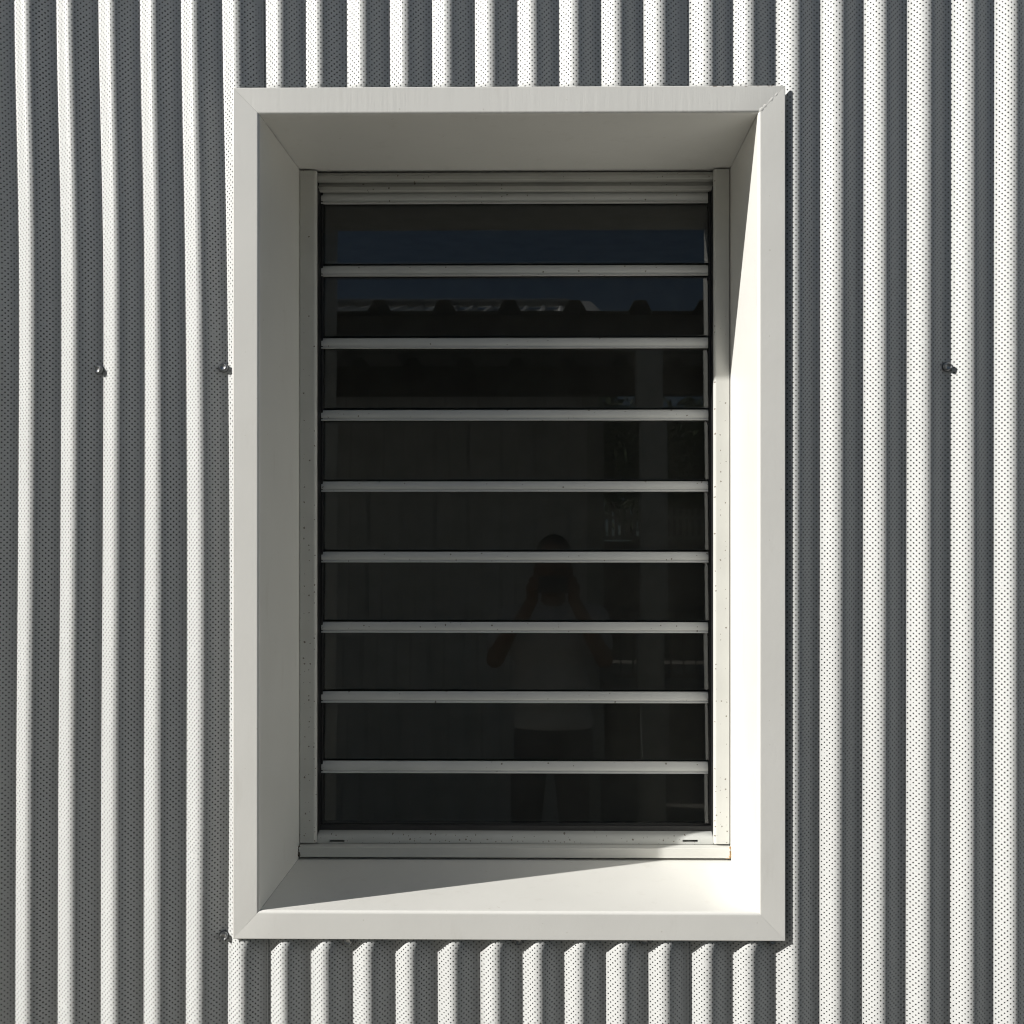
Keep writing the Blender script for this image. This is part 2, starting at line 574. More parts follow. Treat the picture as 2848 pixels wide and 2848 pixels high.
# screws in the valleys
def make_screw():
    bm = bmesh.new()
    # lathe: flange, then hex head with a dished top
    def ring(rad, y, n, ph=0.0):
        return [bm.verts.new((rad * math.cos(2 * math.pi * i / n + ph), y, rad * math.sin(2 * math.pi * i / n + ph))) for i in range(n)]
    n = 24
    def hexr(i, r):
        a = 2 * math.pi * i / n
        s = math.pi / 3
        return r * math.cos(s / 2) / math.cos((a % s) - s / 2)
    prof = [(0.0062, -0.0022, 0), (0.0062, -0.0032, 0), (0.0058, -0.0037, 0), (0.0052, -0.0038, 1),
            (0.0052, -0.0088, 1), (0.0048, -0.0093, 1), (0.0041, -0.0093, 0), (0.0034, -0.0080, 0), (0.0012, -0.0074, 0)]
    rings = []
    for r, y, hx in prof:
        rings.append([bm.verts.new(((hexr(i, r) if hx else r) * math.cos(2 * math.pi * i / n), y,
                                    (hexr(i, r) if hx else r) * math.sin(2 * math.pi * i / n))) for i in range(n)])
    for a, b in zip(rings, rings[1:]):
        for i in range(n):
            bm.faces.new((a[i], a[(i + 1) % n], b[(i + 1) % n], b[i]))
    bm.faces.new(rings[-1])
    bm.faces.new(rings[0][::-1])
    bmesh.ops.recalc_face_normals(bm, faces=bm.faces)
    head = bpy.data.meshes.new('screw')
    bm.to_mesh(head)
    bm.free()
    head.materials.append(M['steel'])
    bm = bmesh.new()
    n = 24
    rr = []
    for r, y in ((0.0066, 0.002), (0.0071, -0.0004), (0.0071, -0.0016), (0.0060, -0.0023), (0.001, -0.0023)):
        rr.append([bm.verts.new((r * math.cos(2 * math.pi * i / n), y, r * math.sin(2 * math.pi * i / n))) for i in range(n)])
    for a, b in zip(rr, rr[1:]):
        for i in range(n):
            bm.faces.new((a[i], a[(i + 1) % n], b[(i + 1) % n], b[i]))
    bm.faces.new(rr[-1])
    bmesh.ops.recalc_face_normals(bm, faces=bm.faces)
    wsh = bpy.data.meshes.new('washer')
    bm.to_mesh(wsh)
    bm.free()
    wsh.materials.append(M['washer'])
    return head, wsh
head_me, washer_me = make_screw()
VAL = CREST + AMP - 0.0014
for px, py, tilt in ((275, 1027, (4, -3)), (628, 1022, (-3, 2)), (2639, 1019, (3, 4)), (621, 2604, (-2, 5)),
                     (975, 2617, (2, 1)), (1441, 2617, (0, 3)), (1798, 2616, (3, -2)), (2151, 2616, (-2, 2))):
    x, z = at(px, py, VAL - 0.005)
    # seat the screw in the nearest valley
    best = min((abs(0.5 * (crest_x(k, z) + crest_x(k + 1, z)) - x), k) for k in range(-2, NK + 1))[1]
    x = 0.5 * (crest_x(best, z) + crest_x(best + 1, z))
    s = bpy.data.objects.new('screw', head_me)
    COL.objects.link(s)
    s.parent = wall
    s.location = Vector((x, VAL, z)) - Vector(wall.location)
    s.scale = (1.22, 1.12, 1.22)
    s.rotation_euler = (R(tilt[0]), R(random.uniform(0, 60)), R(tilt[1]))
    w_ = bpy.data.objects.new('washer', washer_me)
    COL.objects.link(w_)
    w_.parent = s

# ------------------------------------------------------------------ projecting window surround
sur = empty('window_surround', (0.5 * (X0 + X1), 0.0, Z0), 'deep off white painted metal box frame projecting around the louvre window', 'window frame')

def arc(cx, cy, r, a0, a1, n=6):
    return [(cx + r * math.cos(R(a0 + (a1 - a0) * i / n)), cy + r * math.sin(R(a0 + (a1 - a0) * i / n))) for i in range(n + 1)]

def member(side, mat, step=False):
    """folded L of painted plate: return, face, rounded nose, reveal; mitred at both ends"""
    fw = {'l': A0 - X0, 'r': X1 - A1, 't': Z1 - B1, 'b': B0 - Z0}[side]
    ro, ri = 0.0016, 0.0055
    prof = [(0.0, 0.0042)] + arc(ro, ro, ro, 180, 270, 4) + arc(fw - ri, ri, ri, -90, 0, 8)
    if step:
        prof += [(fw, 0.0350), (fw - 0.0012, 0.0354)]
        prof += [(fw - 0.0012, 0.2), (fw - 0.0012, REV + 0.045)]
    else:
        prof += [(fw, 0.15), (fw, REV + 0.045)]
    # corner bookkeeping so that all four members meet on the mitre lines
    cuts = 14
    g = 0.00018
    vv, ff = [], []
    for (w, y) in prof:
        q = w / fw
        L = X0 + (A0 - X0) * q
        Rr = X1 + (A1 - X1) * q
        Bm = Z0 + (B0 - Z0) * q
        T = Z1 + (B1 - Z1) * q
        for c in range(cuts + 1):
            t = c / cuts
            if side == 'l':
                vv.append((X0 + w, y, Bm + g + (T - Bm - 2 * g) * t))
            elif side == 'r':
                vv.append((X1 - w, y, Bm + g + (T - Bm - 2 * g) * t))
            elif side == 't':
                vv.append((L + g + (Rr - L - 2 * g) * t, y, Z1 - w))
            else:
                vv.append((L + g + (Rr - L - 2 * g) * t, y, Z0 + w))
    n = cuts + 1
    flip = side in 'lt'
    for i in range(len(prof) - 1):
        for c in range(cuts):
            f = (i * n + c, i * n + c + 1, (i + 1) * n + c + 1, (i + 1) * n + c)
            ff.append(f[::-1] if flip else f)
    me = bpy.data.meshes.new('frame_member')
    me.from_pydata(vv, [], ff)
    me.update()
    o = link('frame_member', me, mat, sur, True)
    # face outwards: the outside is away from the plate's thickness
    so = o.modifiers.new('plate', 'SOLIDIFY')
    so.thickness = 0.0020
    so.offset = 1.0 if side in 'xx' else -1.0
    wn_ = o.modifiers.new('face weighted', 'WEIGHTED_NORMAL')
    wn_.weight = 100
    wn_.keep_sharp = True
    return o

mem = {}
for sd, mt, st, lb in (('t', 'frame_brush', True, 'top of the frame with brush marks'), ('b', 'frame', False, 'sunlit bottom of the frame'),
                       ('l', 'frame', False, 'left side of the frame'), ('r', 'frame', False, 'right side of the frame with its sunlit reveal')):
    mem[sd] = member(sd, M[mt], st)
    mem[sd]['label'] = lb

def bead(name, p0, p1, r0, r1, mat, parent, seg=22, lump=0.25, flat=0.5):
    """lumpy line of weld filler or sealant"""
    p0, p1 = Vector(p0), Vector(p1)
    d = (p1 - p0).normalized()
    nrm = Vector((0, -1, 0))
    side = d.cross(nrm).normalized()
    vv, ff = [], []
    m = 8
    for i in range(seg + 1):
        t = i / seg
        r = (r0 + (r1 - r0) * t) * (1 + lump * random.uniform(-1, 1)) * (0.25 if i in (0, seg) else 1)
        c = p0 + (p1 - p0) * t + side * random.uniform(-1, 1) * r0 * lump * 0.6
        for j in range(m):
            a = 2 * math.pi * j / m
            vv.append(tuple(c + side * (r * math.cos(a)) + nrm * (r * flat * math.sin(a))))
    for i in range(seg):
        for j in range(m):
            ff.append((i * m + j, i * m + (j + 1) % m, (i + 1) * m + (j + 1) % m, (i + 1) * m + j))
    ff += [tuple(range(m))[::-1], tuple(range(seg * m, seg * m + m))]
    bm = bmesh.new()
    bv = [bm.verts.new(v) for v in vv]
    for f in ff:
        bm.faces.new([bv[i] for i in f])
    return bm_obj(name, bm, mat, parent, True)

bead('weld_seam', (X1 - 0.004, 0.0004, Z1 - 0.004), (A1 + 0.002, 0.0006, B1 + 0.002), 0.0022, 0.0036, M['frame'], sur, 16, 0.32, 0.2)
bead('weld_seam', (X0 + 0.003, 0.0004, Z0 + 0.003), (X0 + 0.026, 0.0010, Z0 + 0.026), 0.0034, 0.0026, M['frame'], sur, 12, 0.25, 0.14)
bead('weld_seam', (A1 + 0.004, 0.0014, B0 - 0.002), (X1 - 0.020, 0.0010, Z0 + 0.020), 0.0034, 0.0016, M['frame'], sur, 12, 0.2, 0.12)

# ------------------------------------------------------------------ louvre window
win = empty('louvre_window', (0.5 * (A0 + A1), REV, B0), 'glass louvre window with nine dark blades and silver rails', 'window')
JL = at(880, 1424, REV)[0]
JR = at(1985, 1424, REV)[0]
GAP = 0.0011
zt = B1 - 0.0022
z_sill_top = at(1424, 2347, REV)[1]

def jamb(xa, xb, inner_right):
    """front face, generously rounded inner corner, deep inner side"""
    r = 0.0065
    if inner_right:
        pr = [(xa, 0.0105), (xa, 0.0)] + [(xb - r + r * math.cos(R(a)), r + r * math.sin(R(a))) for a in (-90, -72, -54, -36, -18, 0)] + [(xb, 0.0105)]
    else:
        pr = [(xb, 0.0105), (xb, 0.0)] + [(xa + r - r * math.cos(R(a)), r + r * math.sin(R(a))) for a in (-90, -72, -54, -36, -18, 0)] + [(xa, 0.0105)]
    n = len(pr)
    vv = [(x, REV + y, z_sill_top + 0.0008) for x, y in pr] + [(x, REV + y, zt) for x, y in pr]
    ff = [(i, (i + 1) % n, n + (i + 1) % n, n + i) for i in range(n)] + [tuple(range(n))[::-1], tuple(range(n, 2 * n))]
    bm = bmesh.new()
    bv = [bm.verts.new(v) for v in vv]
    for f in ff:
        bm.faces.new([bv[i] for i in f])
    o = bm_obj('jamb', bm, M['jamb'], win, True)
    o.modifiers.new('face weighted', 'WEIGHTED_NORMAL').weight = 100
    return o
jamb(A0 + GAP, JL, True)['label'] = 'shaded left jamb'
jamb(JR, A1 - 0.0021, False)['label'] = 'sunlit right jamb with dirt specks'

# stepped head
h1 = at(1424, 499, REV + 0.010)[1]
h2 = at(1424, 529, REV + 0.024)[1]
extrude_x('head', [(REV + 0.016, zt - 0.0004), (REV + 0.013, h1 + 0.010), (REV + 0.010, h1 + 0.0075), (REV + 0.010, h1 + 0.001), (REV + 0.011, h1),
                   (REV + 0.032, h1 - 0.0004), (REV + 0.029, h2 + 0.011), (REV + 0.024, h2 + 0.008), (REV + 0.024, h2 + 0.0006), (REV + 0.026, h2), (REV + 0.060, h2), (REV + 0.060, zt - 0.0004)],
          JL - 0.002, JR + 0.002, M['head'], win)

# black channels that carry the blade clips
zb = at(1424, 2312, REV + 0.02)[1]
chan_l = box('pivot_channel', (JL - 0.006, REV + 0.036, zb - 0.01), (at(899, 1424, REV + 0.04)[0], REV + 0.062, h2 + 0.004), M['black'], win, 0.001)
chan_r = box('pivot_channel', (at(1972, 1424, REV + 0.04)[0], REV + 0.036, zb - 0.01), (JR + 0.006, REV + 0.062, h2 + 0.004), M['black'], win, 0.001)

box('pivot_channel', (A0 + 0.004, REV + 0.0108, zb - 0.012), (JL + 0.0008, REV + 0.060, h2 + 0.004), M['black'], win, 0.001)
box('pivot_channel', (JR - 0.0008, REV + 0.0108, zb - 0.012), (A1 - 0.004, REV + 0.060, h2 + 0.004), M['black'], win, 0.001)

# blades: glass leaning out at the bottom, an extruded rail along the top edge and a clip at each end
TILT = R(2.9)
rail_px = [(533.0, 564.5), (736.0, 766.5), (938.2, 968.6), (1139.0, 1169.6), (1338.4, 1367.8),
           (1534.8, 1564.6), (1730.6, 1760.5), (1924.5, 1955.6), (2118.7, 2151.4)]
RY = REV + 0.0345           # face of the rails
GY = RY + 0.0065
xl_r, xr_r = at(893.5, 1424, RY)[0], at(1970.0, 1424, RY)[0]
for i, (pt, pb) in enumerate(rail_px):
    z_t = at(1424, pt, RY)[1]
    z_b = at(1424, pb, RY)[1]
    nxt = at(1424, rail_px[i + 1][0], RY)[1] if i < 8 else at(1424, 2304, RY)[1]
    gx0, gx1 = at(900, 1424, GY)[0], at(1977, 1424, GY)[0]
    top, bot = z_b + 0.006, nxt + (0.0035 if i < 8 else 0.0)
    bm = bmesh.new()
    add_box(bm, (gx0, -0.003, bot - top), (gx1, 0.003, 0.0), 0.0007, 1)
    tw = -1.15 if i == 0 else random.uniform(-0.2, 0.2)
    rot = Matrix.Rotation(-(TILT + R(tw)), 4, 'X') @ Matrix.Rotation(R(random.uniform(-0.10, 0.10)), 4, 'Z')
    for v in bm.verts:
        v.co = rot @ v.co + Vector((0, GY + 0.0085, top))
    blade = bm_obj('glass_blade', bm, M['glass'], win)
    h = z_t - z_b
    pr = [(RY + 0.0105, z_t - 0.0004), (RY + 0.0066, z_t), (RY + 0.0044, z_t - 0.0012), (RY + 0.0014, z_t - 0.28 * h), (RY, z_t - 0.5 * h),
          (RY + 0.0006, z_t - 0.70 * h), (RY + 0.0026, z_b + 0.0040), (RY + 0.0004, z_b + 0.0030), (RY - 0.0006, z_b + 0.0006), (RY + 0.0012, z_b),
          (RY + 0.0085, z_b + 0.0004), (RY + 0.0085, z_t - 0.004)]
    rail = extrude_x('blade_rail', pr, xl_r + random.uniform(-.0006, .0006), xr_r + random.uniform(-.0006, .0006), M['rail'], blade, True)
    es = rail.modifiers.new('split', 'EDGE_SPLIT')
    es.split_angle = R(32)
    for sgn, xa in ((-1, xl_r), (1, xr_r)):
        bm = bmesh.new()
        wv = 0.0100
        pts = [(0.0004, z_t + 0.0035), (wv, z_t + 0.0035), (wv + 0.0010, z_t - 0.010), (wv - 0.003, z_b + 0.001), (wv - 0.0035, z_b - 0.006), (0.0004, z_b - 0.006)]
        lo = [bm.verts.new((xa + sgn * a, RY + 0.0040, b)) for a, b in pts]
        hi = [bm.verts.new((xa + sgn * a, RY + 0.0240, b)) for a, b in pts]
        bm.faces.new(lo)
        bm.faces.new(hi[::-1])
        for j in range(len(pts)):
            bm.faces.new((lo[j], lo[(j + 1) % len(pts)], hi[(j + 1) % len(pts)], hi[j]))
        bm_obj('blade_clip', bm, M['black'], blade)

# black gasket under the lowest blade
box('gasket', (JL - 0.004, REV + 0.030, at(1424, 2312, REV + 0.030)[1]), (JR + 0.004, REV + 0.056, at(1424, 2296, REV + 0.030)[1]), M['gasket'], win, 0.0015)
box('gasket', (JL - 0.004, REV + 0.040, at(1424, 2300, REV + 0.040)[1]), (JR + 0.004, REV + 0.060, at(1424, 2289, REV + 0.040)[1]), M['gasket'], win, 0.001)

# rounded bottom bar with two weep slots
zc0 = at(1424, 2347, REV + 0.006)[1]
zc1 = at(1424, 2313, REV + 0.022)[1]
hh = zc1 - zc0
bar_prof = [(REV + 0.060, zc0 - 0.004), (REV + 0.0085, zc0 - 0.004), (REV + 0.0085, zc0), (REV + 0.0060, zc0 + 0.0008), (REV + 0.0060, zc0 + 0.40 * hh), (REV + 0.0070, zc0 + 0.60 * hh),
            (REV + 0.0098, zc0 + 0.78 * hh), (REV + 0.0150, zc0 + 0.92 * hh), (REV + 0.0240, zc1), (REV + 0.060, zc1)]
bar = extrude_x('bottom_bar', bar_prof, JL + 0.0006, JR - 0.0006, M['sillbar'], win, True)
bar_es = None
cutters = []
for pxa, pxb in ((916.5, 958.0), (1898.5, 1941.0)):
    xa, za = at(pxa, 2342.5, REV + 0.006)
    xb, zb2 = at(pxb, 2336.0, REV + 0.006)
    c = box('cutter', (xa, REV - 0.01, za), (xb, REV + 0.022, zb2), M['black'])
    cutters.append(c)
    md = bar.modifiers.new('slot', 'BOOLEAN')
    md.operation = 'DIFFERENCE'
    md.object = c
    md.solver = 'EXACT'
bpy.context.view_layer.update()
dg = bpy.context.evaluated_depsgraph_get()
cut_me = bpy.data.meshes.new_from_object(bar.evaluated_get(dg))
bar.modifiers.clear()
bar.data = cut_me
for c in cutters:
    bpy.data.objects.remove(c, do_unlink=True)
es = bar.modifiers.new('split', 'EDGE_SPLIT')
es.split_angle = R(35)

# projecting sub-sill
SY = REV - 0.010
s_top, s_bot = at(1424, 2358, SY)[1], at(1424, 2385.5, SY)[1]
sx0, sx1 = A0 + 0.0016, A1 - 0.0016
sill = extrude_x('sub_sill', [(REV + 0.030, s_bot), (SY + 0.0006, s_bot), (SY, s_bot + 0.0006), (SY, s_top - 0.0008), (SY + 0.0010, s_top), (REV + 0.004, zc0 - 0.0010), (REV + 0.0080, zc0 - 0.0006), (REV + 0.030, zc0 - 0.0050)],
                 sx0, sx1, M['sill'], win)
bead('sealant', (sx1 - 0.0008, SY - 0.0002, s_bot + 0.0002), (sx1 - 0.0006, SY + 0.0022, s_top + 0.004), 0.0022, 0.0014, M['sealant'], win, 12, 0.4, 0.8)
bead('sealant', (sx0 + 0.0006, SY - 0.0002, s_bot + 0.0002), (sx0 + 0.0004, SY + 0.0022, s_top + 0.004), 0.0020, 0.0013, M['dark_sealant'], win, 12, 0.4, 0.8)
bead('sealant', (sx1 - 0.010, SY + 0.0016, s_bot - 0.0006), (sx1 + 0.001, SY + 0.0012, s_bot), 0.0008, 0.0014, M['sealant'], win, 8, 0.4, 0.8)
# dark packer seen as the thin shadow line round the frame
bm = bmesh.new()
add_box(bm, (A0 + 0.0002, REV + 0.012, s_bot - 0.002), (A0 + GAP + 0.004, REV + 0.040, B1 - 0.0002))
bm_obj('packer', bm, M['gasket'], win)
bm = bmesh.new()
add_box(bm, (A1 - GAP - 0.004, REV + 0.012, s_bot - 0.002), (A1 - 0.0002, REV + 0.040, B1 - 0.0002))
bm_obj('packer', bm, M['gasket'], win)

# ------------------------------------------------------------------ what the glass reflects: the covered walkway opposite
GL = 0.335                      # depth of the glass
def refl_x(px, L2):
    return (px - 1540.0) / F_PX * (CAM_D + GL + L2)

EY = GL - 2.80                  # edge of the walkway roof
RZ = 2.80
walk = empty('walkway_roof', (0, EY, 0), 'covered walkway with ribbed roof and pale post reflected in the glass', 'walkway')
# ribbed sheet
prof = []
pitch = 0.305
x = refl_x(1047, 2.8) - 12 * pitch
while x < 4.0:
    prof += [(x - 0.055, RZ), (x - 0.028, RZ + 0.052), (x + 0.028, RZ + 0.052), (x + 0.055, RZ)]
    x += pitch
y0, y1 = EY, GL - 4.25
vv = [(a, y0, b) for a, b in prof] + [(a, y1, b + 0.05) for a, b in prof]
n = len(prof)
ro = from_py('roof_sheet', vv, [(i, i + 1, n + i + 1, n + i) for i in range(n - 1)], M['roofmetal'], walk)
so = ro.modifiers.new('thickness', 'SOLIDIFY')
so.thickness = 0.001
box('roof_beam', (-4.6, EY - 0.14, RZ - 0.17), (4.0, EY - 0.06, RZ - 0.002), M['soffit'], walk, 0.004)
box('roof_beam', (-4.6, y1 + 0.08, RZ - 0.12), (4.0, y1 + 0.16, RZ + 0.115), M['soffit'], walk, 0.004)
for px in refl_x(1810, 2.95), refl_x(1810, 2.95) - 2.7, refl_x(1810, 2.95) + 2.6:
    box('post', (px - 0.062, EY - 0.16, 0.0), (px + 0.062, EY - 0.035, RZ - 0.172), M['post'], walk, 0.005)

WY = GL - 4.30
opp = empty('ribbed_building', (-2.0, WY, 0), 'grey ribbed building in shade, reflected left of the post', 'building')
xe = refl_x(1673, 4.3)
vv, ff = [], []
x = xe - 0.115
pts = [(xe - 0.10, 0.0)]
while x > -6.0:
    pts += [(x, 0.0), (x - 0.02, -0.032), (x - 0.09, -0.032), (x - 0.11, 0.0)]
    x -= 0.20
n = len(pts)
vv = [(a, WY + b, 0.0) for a, b in pts] + [(a, WY + b, RZ + 0.04) for a, b in pts]
from_py('ribbed_wall', vv, [(i, i + 1, n + i + 1, n + i) for i in range(n - 1)], M['greywall'], opp)
box('corner_post', (xe - 0.10, WY - 0.10, 0.0), (xe, WY + 0.012, RZ + 0.05), M['post'], opp, 0.006)
box('end_wall', (xe - 0.06, WY - 2.4, 0.0), (xe - 0.01, WY - 0.10, RZ + 0.04), M['greywall'], opp)
box('rear_wall', (-6.0, WY - 2.45, 0.0), (xe - 0.01, WY - 2.40, RZ + 0.04), M['greywall'], opp)
box('flat_roof', (-6.0, WY - 2.5, RZ + 0.052), (xe, WY - 0.05, RZ + 0.10), M['roofmetal'], opp, 0.01)

FY = GL - 10.0                  # eave of the hall, its roof slopes up and away to the ridge
far = empty('white_hall', (-4.0, FY, 0), 'white hall whose ribbed roof shows above the walkway roof in the reflection', 'building')
fx = refl_x(1665, 12.0)
EZ, RGZ, RUN = 4.74, 6.10, 4.0
pts = []
x = fx - 0.30
while x > -9.0:
    pts += [(x, 0.0), (x - 0.10, 0.0), (x - 0.13, 0.06), (x - 0.17, 0.06), (x - 0.20, 0.0)]
    x -= 0.26
n = len(pts)
vv = [(a, FY, EZ + b) for a, b in pts] + [(a, FY - RUN, RGZ + b) for a, b in pts]
from_py('roof_sheet', vv, [(i, i + 1, n + i + 1, n + i) for i in range(n - 1)], M['whitewall'], far)
vv = [(a, FY - 2 * RUN, EZ + b) for a, b in pts] + [(a, FY - RUN - 0.01, RGZ + b) for a, b in pts]
from_py('roof_sheet', vv, [(i, i + 1, n + i + 1, n + i) for i in range(n - 1)], M['whitewall'], far)
bm = bmesh.new()
for dy, dz in ((0.0, 0.0),):
    a_ = [bm.verts.new(v) for v in ((fx - 0.30, FY + 0.02, EZ - 0.08), (fx, FY + 0.02, EZ - 0.08), (fx, FY + 0.02, EZ + 0.12), (fx - 0.30, FY + 0.02, EZ + 0.12))]
    b_ = [bm.verts.new(v) for v in ((fx - 0.30, FY - RUN, RGZ - 0.08), (fx, FY - RUN, RGZ - 0.08), (fx, FY - RUN, RGZ + 0.12), (fx - 0.30, FY - RUN, RGZ + 0.12))]
    bm.faces.new(a_)
    bm.faces.new(b_[::-1])
    for q in range(4):
        bm.faces.new((a_[q], b_[q], b_[(q + 1) % 4], a_[(q + 1) % 4]))
bm_obj('barge_flashing', bm, M['whitewall'], far)
box('ridge_cap', (-9.0, FY - RUN - 0.16, RGZ + 0.062), (fx - 0.302, FY - RUN + 0.16, RGZ + 0.12), M['whitewall'], far, 0.03)
box('front_wall', (-9.0, FY - 0.5, 0.0), (fx - 0.1, FY - 0.35, EZ + 0.08), M['whitewall'], far)
box('end_wall', (fx - 0.25, FY - 7.6, 0.0), (fx - 0.1, FY - 0.51, EZ + 0.08), M['whitewall'], far)

# raised yard with a retaining wall, palings, handrail and trees seen past the post
ty0, ty1 = GL - 8.8, GL - 20.0
te = box('raised_terrace', (0.6, ty1, 0.004), (9.0, ty0, 0.75), M['ground'])
te['kind'] = 'structure'
rw = box('retaining_wall', (0.6, ty1 - 0.3, 0.0), (9.0, ty1 - 0.002, 3.05), M['soffit'])
tag(rw, 'dark retaining wall below the pale palings in the reflection', 'wall')
fy = ty1 - 0.15
fen = empty('paling_fence', (2.4, fy, 3.05), 'pale paling fence on the dark wall, reflected at the right of the glass', 'fence')
pal = bpy.data.meshes.new('paling')
bm = bmesh.new()
add_box(bm, (-0.035, -0.009, 0.06), (0.035, 0.009, 0.68), 0.003, 1)
bm.to_mesh(pal)
bm.free()
pal.materials.append(M['fence'])
x = 0.7
while x < 5.4:
    p = bpy.data.objects.new('paling', pal)
    COL.objects.link(p)
    p.parent = fen
    p.location = (x - 2.4, 0, 0)
    p.rotation_euler = (0, R(random.uniform(-0.6, 0.6)), 0)
    x += 0.125
box('fence_rail', (0.65, fy - 0.06, 3.10), (5.45, fy - 0.011, 3.17), M['fence'], fen)
box('fence_rail', (0.65, fy - 0.06, 3.52), (5.45, fy - 0.011, 3.59), M['fence'], fen)

hy = GL - 9.2
hr = empty('handrail', (1.4, hy, 0.75), 'dark steel handrail with thin bars reflected low beside the post', 'handrail')
box('top_rail', (0.65, hy - 0.02, 1.60), (3.6, hy + 0.02, 1.65), M['rails'], hr, 0.006)
box('bottom_rail', (0.65, hy - 0.015, 0.84), (3.6, hy + 0.015, 0.88), M['rails'], hr, 0.004)
x = 0.72
while x < 3.6:
    box('baluster', (x - 0.010, hy - 0.010, 0.88), (x + 0.010, hy + 0.010, 1.60), M['rails'], hr)
    x += 0.13

def tree(loc, height, spread, label, seed):
    rnd = random.Random(seed)
    t = empty('leafy_tree', loc, label, 'tree', 'trees beyond the fence')
    L = Vector(loc)
    bm = bmesh.new()
    tips = []
    def limb(p, q, r0, r1):
        d = (q - p).normalized()
        a = d.orthogonal().normalized()
        b = d.cross(a)
        lo = [bm.verts.new(p + (a * math.cos(j * math.pi / 3) + b * math.sin(j * math.pi / 3)) * r0) for j in range(6)]
        hi = [bm.verts.new(q + (a * math.cos(j * math.pi / 3) + b * math.sin(j * math.pi / 3)) * r1) for j in range(6)]
        for j in range(6):
            bm.faces.new((lo[j], lo[(j + 1) % 6], hi[(j + 1) % 6], hi[j]))
    mid = L + Vector((0.1, 0.05, height * 0.42))
    limb(L, mid, 0.19, 0.13)
    for i in range(7):
        a = i * 2.4 + rnd.random()
        q = mid + Vector((math.cos(a) * spread * 0.6, math.sin(a) * spread * 0.6, height * rnd.uniform(0.12, 0.42)))
        limb(mid, q, 0.085, 0.03)
        tips.append(q)
        for s in range(2):
            q2 = q + Vector((rnd.uniform(-1, 1), rnd.uniform(-1, 1), rnd.uniform(0, 0.8))) * spread * 0.4
            limb(q, q2, 0.03, 0.012)
            tips.append(q2)
    bm_obj('trunk', bm, M['bark'], t)
    vv, ff = [], []
    for i in range(9000):
        c = rnd.choice(tips) + Vector((rnd.gauss(0, 1), rnd.gauss(0, 1), rnd.gauss(0, 0.8))) * spread * 0.21
        u = Vector((rnd.gauss(0, 1), rnd.gauss(0, 1), rnd.gauss(0, 1))).normalized() * rnd.uniform(0.09, 0.17)
        w = u.cross(Vector((rnd.gauss(0, 1), rnd.gauss(0, 1), rnd.gauss(0, 1)))).normalized() * u.length * 0.45
        k = len(vv)
        vv += [tuple(c - u), tuple(c + w), tuple(c + u), tuple(c - w)]
        ff.append((k, k + 1, k + 2, k + 3))
    from_py('crown', vv, ff, M['leaf'], t)
tree((2.0, -24.0, 0), 7.2, 2.8, 'dark leafy tree reflected between the building corner and the post', 11)
tree((5.2, -25.0, 0), 6.3, 3.2, 'dark leafy tree reflected under the sky at the right edge of the glass', 12)

# ------------------------------------------------------------------ the person taking the picture
def capsule_chain(bm, pts, n=12):
    """tapered tube through (point, radius) with rounded ends; flattened by an optional third value"""
    def ball(c, r, sx=1.0, sy=1.0, sz=1.0):
        res = bmesh.ops.create_icosphere(bm, subdivisions=2, radius=1.0)
        for v in res['verts']:
            v.co = Vector((v.co.x * r * sx, v.co.y * r * sy, v.co.z * r * sz)) + c
    for (p, r), (q, s) in zip(pts, pts[1:]):
        p, q = Vector(p), Vector(q)
        steps = max(2, int((q - p).length / (0.5 * min(r, s))))
        for i in range(steps + 1):
            t = i / steps
            ball(p.lerp(q, t), r + (s - r) * t)

def remeshed(name, bm, mat, parent, voxel):
    me = bpy.data.meshes.new(name)
    bm.to_mesh(me)
    bm.free()
    tmp = bpy.data.objects.new('tmp', me)
    COL.objects.link(tmp)
    m = tmp.modifiers.new('r', 'REMESH')
    m.mode = 'VOXEL'
    m.voxel_size = voxel
    s = tmp.modifiers.new('s', 'SMOOTH')
    s.iterations = 4
    s.factor = 0.5
    bpy.context.view_layer.update()
    me2 = bpy.data.meshes.new_from_object(tmp.evaluated_get(bpy.context.evaluated_depsgraph_get()))
    bpy.data.objects.remove(tmp, do_unlink=True)
    me2.name = name
    me2.materials.clear()
    return link(name, me2, mat, parent, True)

PX, PY = -0.01, -2.28          # stands just behind the lens, facing the window
per = empty('person', (PX, PY, 0), 'person in pale shirt and dark trousers taking the picture, reflected in the glass', 'person')
def P(x, y, z):
    return (PX + x, PY + y, z)
bm = bmesh.new()
def ell(c, rx, ry, rz):
    res = bmesh.ops.create_icosphere(bm, subdivisions=3, radius=1.0)
    for v in res['verts']:
        v.co = Vector((v.co.x * rx, v.co.y * ry, v.co.z * rz)) + Vector(c)
# head, face, neck
ell(P(0, 0.015, 1.615), 0.074, 0.094, 0.112)
ell(P(0, 0.040, 1.555), 0.056, 0.060, 0.062)
capsule_chain(bm, [(P(0, 0.108, 1.635), 0.009), (P(0, 0.124, 1.600), 0.014)])
capsule_chain(bm, [(P(-0.022, 0.100, 1.553), 0.008), (P(0.022, 0.100, 1.553), 0.008)])
for s in (-1, 1):
    ell(P(s * 0.078, 0.0, 1.605), 0.010, 0.020, 0.032)
    ell(P(s * 0.032, 0.098, 1.632), 0.013, 0.008, 0.008)
capsule_chain(bm, [(P(0, -0.01, 1.42), 0.060), (P(0, 0.0, 1.54), 0.054)])
# trunk under the shirt
ell(P(0, 0, 1.27), 0.165, 0.10, 0.20)
ell(P(0, 0, 1.00), 0.150, 0.098, 0.20)
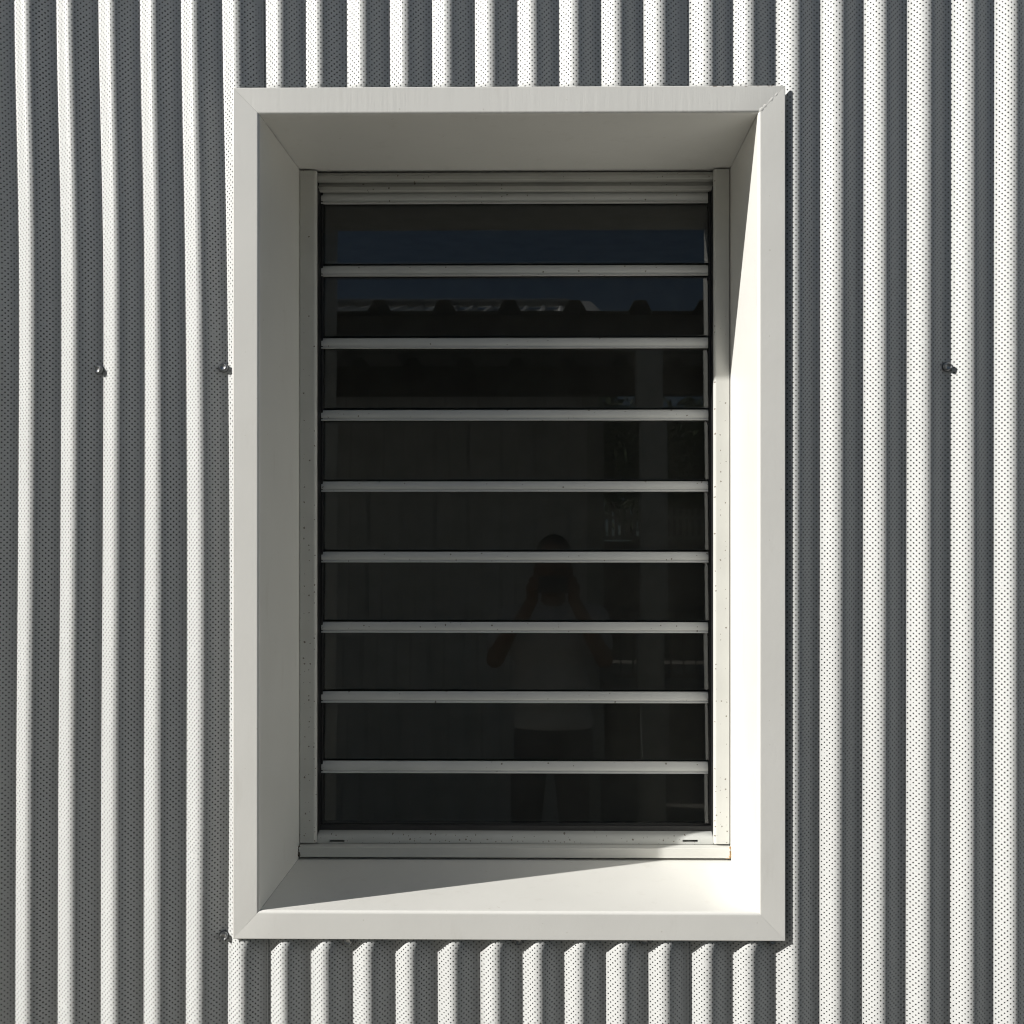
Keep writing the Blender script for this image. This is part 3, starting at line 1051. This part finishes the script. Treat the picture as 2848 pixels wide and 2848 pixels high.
# legs under the trousers
for s in (-1, 1):
    capsule_chain(bm, [(P(s * 0.09, 0.0, 0.92), 0.078), (P(s * 0.105, 0.01, 0.50), 0.052), (P(s * 0.115, -0.01, 0.10), 0.040)])
# arms raised to the phone, and hands with five fingers folded round its edges
for s in (-1, 1):
    sh, el, wr = P(s * 0.185, 0.0, 1.40), P(s * 0.235, 0.13, 1.20), P(s * 0.085, 0.275, 1.475)
    capsule_chain(bm, [(sh, 0.050), (el, 0.040), (wr, 0.026)])
    palm = P(s * 0.090, 0.305, 1.520)
    capsule_chain(bm, [(wr, 0.026), (palm, 0.025)])
    for j in range(4):
        zz = 1.500 + 0.018 * j
        a = P(s * 0.094, 0.312, zz)
        b = P(s * (0.086), 0.3335 + 0.0015 * j, zz + 0.006)
        c = P(s * (0.066 - 0.003 * (j % 2)), 0.3560, zz + 0.010)
        capsule_chain(bm, [(a, 0.0090), (b, 0.0082), (c, 0.0068)])
    capsule_chain(bm, [(P(s * 0.086, 0.300, 1.512), 0.011), (P(s * 0.068, 0.318, 1.528), 0.0095), (P(s * 0.050, 0.3255, 1.548), 0.008)])
remeshed('body', bm, M['skin'], per, 0.0055)
bm = bmesh.new()
ell(P(0, 0, 1.28), 0.185, 0.118, 0.19)
ell(P(0, 0.005, 1.06), 0.182, 0.122, 0.19)
ell(P(0, 0, 0.93), 0.180, 0.120, 0.10)
for s in (-1, 1):
    capsule_chain(bm, [(P(s * 0.06, -0.005, 1.425), 0.055), (P(s * 0.185, 0.0, 1.395), 0.068), (P(s * 0.222, 0.09, 1.265), 0.058)])
remeshed('shirt', bm, M['shirt'], per, 0.010)
bm = bmesh.new()
ell(P(0, 0, 0.88), 0.172, 0.112, 0.12)
for s in (-1, 1):
    capsule_chain(bm, [(P(s * 0.088, 0.0, 0.86), 0.092), (P(s * 0.105, 0.012, 0.50), 0.070), (P(s * 0.115, -0.008, 0.09), 0.060)])
remeshed('trousers', bm, M['trousers'], per, 0.010)
for s in (-1, 1):
    bm = bmesh.new()
    capsule_chain(bm, [(P(s * 0.115, -0.04, 0.045), 0.044), (P(s * 0.130, 0.13, 0.040), 0.040)])
    remeshed('shoe', bm, M['shoe'], per, 0.008)
bm = bmesh.new()
ell(P(0, -0.002, 1.645), 0.081, 0.098, 0.096)
ell(P(0, -0.035, 1.60), 0.078, 0.072, 0.085)
for v in list(bm.verts):
    if v.co.y > PY + 0.062 and v.co.z < 1.675:
        v.co.y = PY + 0.05
remeshed('hair', bm, M['hair'], per, 0.007)
# phone held up at the lens position, its camera side towards the window
ph = empty('phone', (0, -CAM_D - 0.012, CAM_H), 'dark phone held up in both hands, reflected in the glass', 'phone')
box('case', (-0.071, -CAM_D - 0.016, CAM_H - 0.052), (0.067, -CAM_D - 0.008, CAM_H + 0.016), M['phone'], ph, 0.003)
